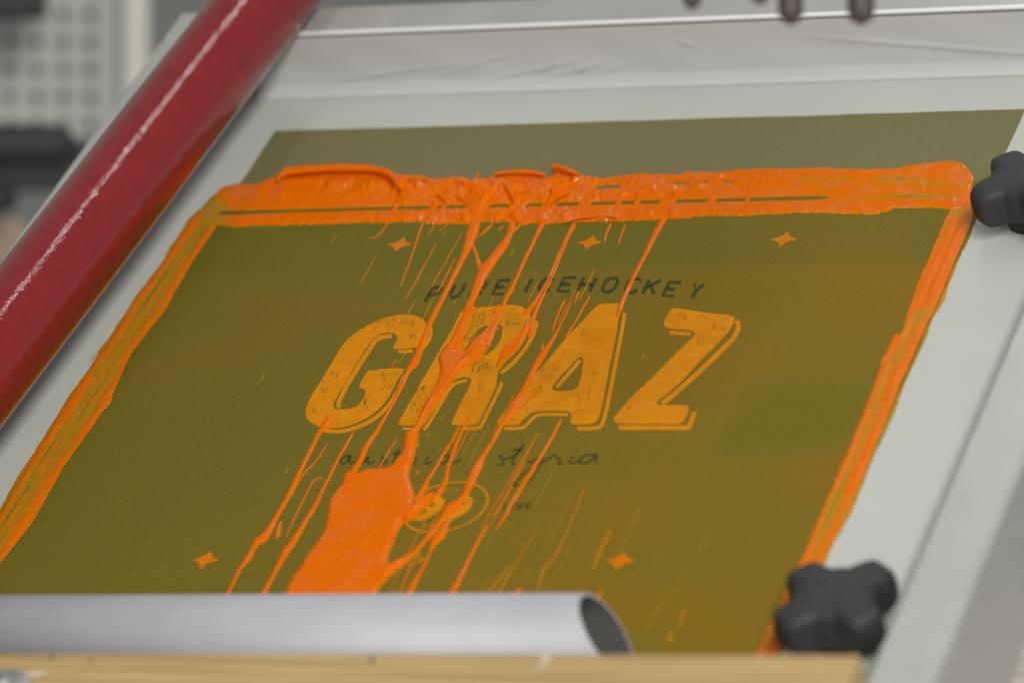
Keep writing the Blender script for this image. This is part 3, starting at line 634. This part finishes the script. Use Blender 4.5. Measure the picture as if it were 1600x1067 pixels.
# ------------------------------------------------------------------ red tube across the frame
def tubemesh(name, a, b, r, seg, mat, parent=None, mw=None, cap=True, hollow=0.0, nlen=2, rf=None):
    a = Vector(a); b = Vector(b); ax = (b-a).normalized(); up = Vector((0, 0, 1)) if abs(ax.z) < .9 else Vector((1, 0, 0))
    e1 = ax.cross(up).normalized(); e2 = ax.cross(e1); V = []; F = []
    for i in range(nlen):
        t = i/(nlen-1); c = a.lerp(b, t); rr = r*(rf(t) if rf else 1)
        for k in range(seg):
            an = 2*math.pi*k/seg; V.append(c+(e1*math.cos(an)+e2*math.sin(an))*rr)
    for i in range(nlen-1):
        for k in range(seg): F.append((i*seg+k, i*seg+(k+1) % seg, (i+1)*seg+(k+1) % seg, (i+1)*seg+k))
    if cap: F += [tuple(range(seg))[::-1], tuple((nlen-1)*seg+k for k in range(seg))]
    o = mesh(name, V, F, mat, parent, True, mw)
    return o
A = unp(416, 0, .0815); B = unp(100, 410, .0815); dirv = (B-A)/np.linalg.norm(B-A); a = A-dirv*.12; b = B+dirv*.56
rt_ = tubemesh('red_tube', a, b, .0328, 96, M['red'], None, MS, nlen=40)
tag(rt_, 'shiny red vinyl covered round bar lying across the left of the screen', 'tube')

# ------------------------------------------------------------------ aluminium tube with a slanted open end, lying on the mesh
xA, yA = unp(20, 991, .026)[:2]; xB_, yB_ = unp(900, 991, .026)[:2]
Lx = -.385
def alu():
    seg = 72; r = .0245; wl = .0016; V = []; F = []; c0 = unp(948, 990, .026)
    for rr in (r, r-wl):
        for x in ('a', 'b'):
            for k in range(seg):
                an = 2*math.pi*k/seg; y = rr*math.cos(an); z = .026+rr*math.sin(an)
                xx = Lx if x == 'a' else c0[0] - (z-.026)*.50 - y*.22
                V.append((xx, y+yA+(yB_-yA)*(xx-xA)/(xB_-xA), z))
    o = lambda ring, k: ring*seg+k % seg
    for k in range(seg):
        F += [(o(0, k), o(0, k+1), o(1, k+1), o(1, k))[::-1], (o(2, k), o(3, k), o(3, k+1), o(2, k+1))[::-1], (o(1, k), o(1, k+1), o(3, k+1), o(3, k))[::-1], (o(0, k), o(2, k), o(2, k+1), o(0, k+1))[::-1]]
    m_ = mesh('aluminium_tube', V, F, M['alu'], None, False, MS)
    m_.data.polygons.foreach_set('use_smooth', [i % 4 < 2 for i in range(len(F))])
    m_.data.materials.append(M['void']); m_.data.polygons.foreach_set('material_index', [1 if i % 4 == 1 else 0 for i in range(len(F))])  # bore faces painted dark: shade inside the tube put into the colour
    return m_
tag(alu(), 'satin silver metal tube with slanted open end behind the pine board', 'tube')

# ------------------------------------------------------------------ pine board on the front rail
q0 = unp(0, 1019, .0865); xe, ye = unp(1345, 1022, .0865)[:2]; yk = 0.0; slope = (ye-q0[1])/(xe-q0[0])
board = empty('pine_board', MS, 'pale pine board with ink specks along the bottom edge of the picture', 'board')
V, F = bevbox(-.52, xe, yk-.085, yk, RH+.0004, .0865, .0015); V = [(x, y+q0[1]+slope*(x-q0[0]), z) for x, y, z in V]
mesh('plank', V, F, M['wood'], board)
def speck(pts, z, mat):
    lp = [(unp(*p, .0865)) for p in pts]; V = [(p[0], p[1], .0865+z) for p in lp]; mesh('stain', V, [tuple(range(len(V)))[::-1]], mat, board)
M['greenink'] = plain('green_ink_spot', (.16, .14, .05), .6, 0, .2, 100); M['whiteink'] = plain('white_ink_smear', (.58, .50, .40), .6, 0, .1, 100)
speck([(79,1020),(85,1020),(84,1028),(82,1034),(79,1030)], .0005, M['greenink']); speck([(139,1031),(146,1030),(147,1035),(141,1036)], .0005, M['greenink'])
speck([(579,1026),(584,1024),(583,1033),(579,1036)], .0005, M['black']); speck([(40,1052),(70,1047),(75,1052),(50,1060)], .0005, M['whiteink']); speck([(845,1022),(865,1022),(856,1036),(842,1052),(838,1050),(848,1034)], .0005, M['whiteink'])
# bolt head on the board
bp = unp(-4, 1084, .0865); bolt = empty('hex_bolt', MS @ Matrix.Translation(Vector((bp[0], bp[1], .087))), 'grey round washer and bolt at the left end of the board', 'bolt')
def lathe(name, prof, seg, mat, parent, hexa=False, lob=None):
    V = []; F = []
    for r_, z_ in prof:
        for k in range(seg):
            an = 2*math.pi*k/seg; rr = r_*(lob(an) if lob else 1); V.append((rr*math.cos(an), rr*math.sin(an), z_))
    for i in range(len(prof)-1):
        for k in range(seg): F.append((i*seg+k, i*seg+(k+1) % seg, (i+1)*seg+(k+1) % seg, (i+1)*seg+k))
    F += [tuple(range(seg))[::-1], tuple((len(prof)-1)*seg+k for k in range(seg))]
    return mesh(name, V, F, mat, parent, not hexa)
lathe('washer', [(.0205, 0), (.0205, .002), (.0195, .0028)], 48, M['steel'], bolt); lathe('head', [(.011, .0029), (.011, .009), (.009, .0105)], 6, M['steel'], bolt, True)

# ------------------------------------------------------------------ black star knobs on the right border
def knob(px, py, hz, rot, label, R_=.0395):
    c = unp(px, py, hz); root = empty('star_knob', MS @ Matrix.Translation(Vector((c[0], c[1], .0005))) @ Matrix.Rotation(rot, 4, 'Z'), label, 'knob', 'black clamp knobs on the right side')
    lob = lambda a: .66+.34*(lambda q: q*q*(3-2*q))(min(1, max(0, (math.cos(4*a)+.75)/1.5)))
    t = hz; b0 = .010
    prof = [(.72*R_, b0), (.90*R_, b0+.002), (.98*R_, b0+.006), (R_, b0+.011), (R_, t-.010), (.98*R_, t-.005), (.92*R_, t-.0015), (.82*R_, t), (.5*R_, t+.0015), (.30*R_, t+.002)]
    lathe('handle', prof, 96, M['black'], root, lob=lob)
    lathe('collar', [(.016, 0), (.016, b0+.0005)], 32, M['black'], root)
    return root
knob(1300, 922, .037, math.radians(45+4), 'black four lobed knob at lower right beside the end of the board')
knob(1599, 272, .037, math.radians(45-8), 'black four lobed knob at the upper right, cut by the picture edge', .0375)

# ------------------------------------------------------------------ pins hanging over the rear rail
def pins():
    root = empty('hanging_pins', Matrix.Translation(at(1220, -60, 2.72)), 'blurred dark brown pins hanging over the rear rail, upper right', 'pins')
    inv = root.matrix_world.inverted()
    for px, py, r_ in ((1236, 40, .0072), (1346, 40, .0078), (1082, 16, .0052), (1188, 8, .0055)):
        a_ = inv @ at(px-3, -70, 2.72); b_ = inv @ at(px, py, 2.72)
        tubemesh('pin', a_, b_, r_, 24, M['brown'], root, None, nlen=14, rf=lambda t: 1 if t < .80 else math.sqrt(max(.02, 1-((t-.80)/.20)**2)))
    tubemesh('crossbar', inv @ at(1020, -75, 2.72), inv @ at(1420, -75, 2.72), .014, 24, M['brown'], root)
pins()

# ------------------------------------------------------------------ background at the upper left
BD = 4.9
s_ = BD/FPX
pan = empty('perforated_panel', Matrix.Translation(at(0, 100, BD)) @ Matrix((( RV.x, UV.x, TV.x, 0), (RV.y, UV.y, TV.y, 0), (RV.z, UV.z, TV.z, 0), (0, 0, 0, 1))), 'grey perforated tool panel far behind, with rows of dark holes', 'panel')
def perf():
    pit = 42.5*s_; hw = 9.5*s_; V = []; F = []
    for j in range(-3, 10):
        for i in range(-3, 4):
            cx = (15+42*i)*s_; cy = (100-62+43*j-5)*s_*1
            base = len(V); K = 16
            for k in range(K):
                a = 2*math.pi*k/K; sq = 1/max(abs(math.cos(a)), abs(math.sin(a))); V.append((cx+21*s_*sq*math.cos(a), cy+21.5*s_*sq*math.sin(a), 0))
            for k in range(K):
                a = 2*math.pi*k/K; V.append((cx+hw*math.cos(a), cy+hw*math.sin(a), 0))
            for k in range(K):
                a = 2*math.pi*k/K; V.append((cx+hw*math.cos(a), cy+hw*math.sin(a), -.004))
            for k in range(K):
                q_ = (k+1) % K; F += [(base+k, base+q_, base+K+q_, base+K+k), (base+K+k, base+K+q_, base+2*K+q_, base+2*K+k)]
    return V, F
V, F = perf(); mesh('sheet', V, F, M['panel'], pan)
V, F = bevbox(-.15, 147*s_, -.13, .35, -.02, -.0045, .002); mesh('backing', V, F, M['void'], pan)
V, F = bevbox(148*s_, 200*s_, -.38, .38, -.02, .006, .002); mesh('edge_strip', V, F, M['panel'], pan)
def bgbox(name, x0, y0, x1, y1, dep, th, mat, label, cat, bev=.006):
    k = dep/FPX; V, F = bevbox(-(x1-x0)/2*k, (x1-x0)/2*k, -(y1-y0)/2*k, (y1-y0)/2*k, -th, 0, bev)
    m_ = Matrix.Translation(at((x0+x1)/2, (y0+y1)/2, dep)) @ Matrix(((RV.x, UV.x, TV.x, 0), (RV.y, UV.y, TV.y, 0), (RV.z, UV.z, TV.z, 0), (0, 0, 0, 1)))
    return tag(mesh(name, V, F, mat, None, False, m_), label, cat)
bgbox('upright_post', 190, -200, 232, 420, 4.84, .03, M['post'], 'blurred cream upright post beside the perforated panel', 'post')
bgbox('tool_box', -90, -120, 66, 26, 4.7, .06, M['void'], 'blurred dark box in the upper left corner', 'box')
bgbox('card_box', -60, 345, 42, 520, 4.6, .08, M['beige'], 'blurred tan box at the left edge below the black handle', 'box')
hd = empty('press_lever', Matrix.Translation(at(0, 228, 4.5)), 'blurred black cylindrical handle at the left edge', 'lever')
inv = hd.matrix_world.inverted()
tubemesh('grip', inv @ at(-120, 226, 4.5), inv @ at(118, 229, 4.5), .0205, 32, M['black'], hd, nlen=20, rf=lambda t: 1 if t < .88 else 1-.55*((t-.88)/.12)**1.6)
tubemesh('stem', inv @ at(-40, 226, 4.505), inv @ at(-40, 420, 4.6), .012, 24, M['black'], hd)
cl = empty('clamp_lever', Matrix.Translation(at(0, 308, 4.55)), 'small blurred black knob under the black handle', 'knob'); inv = cl.matrix_world.inverted()
tubemesh('grip', inv @ at(-60, 308, 4.52), inv @ at(26, 310, 4.52), .0145, 24, M['black'], cl, nlen=12, rf=lambda t: 1 if t < .75 else 1-.6*((t-.75)/.25)**1.6)

# ------------------------------------------------------------------ plank table below, seen at the lower right
tb = empty('plank_table', Matrix.Translation(Vector((0, 0, .62))), 'blurred pale wooden slatted table under the screen, lower right', 'table')
for k in range(14):
    y = -.75+k*.10; V, F = bevbox(-1.1, 1.1, y, y+.088, -.03, 0, .003); mesh('slat', V, F, M['plank'], tb)
for x in (-.9, .9):
    for y in (-.68, .55):
        V, F = bevbox(x-.035, x+.035, y-.035, y+.035, -.619, -.0305, .003); mesh('leg', V, F, M['plank'], tb)
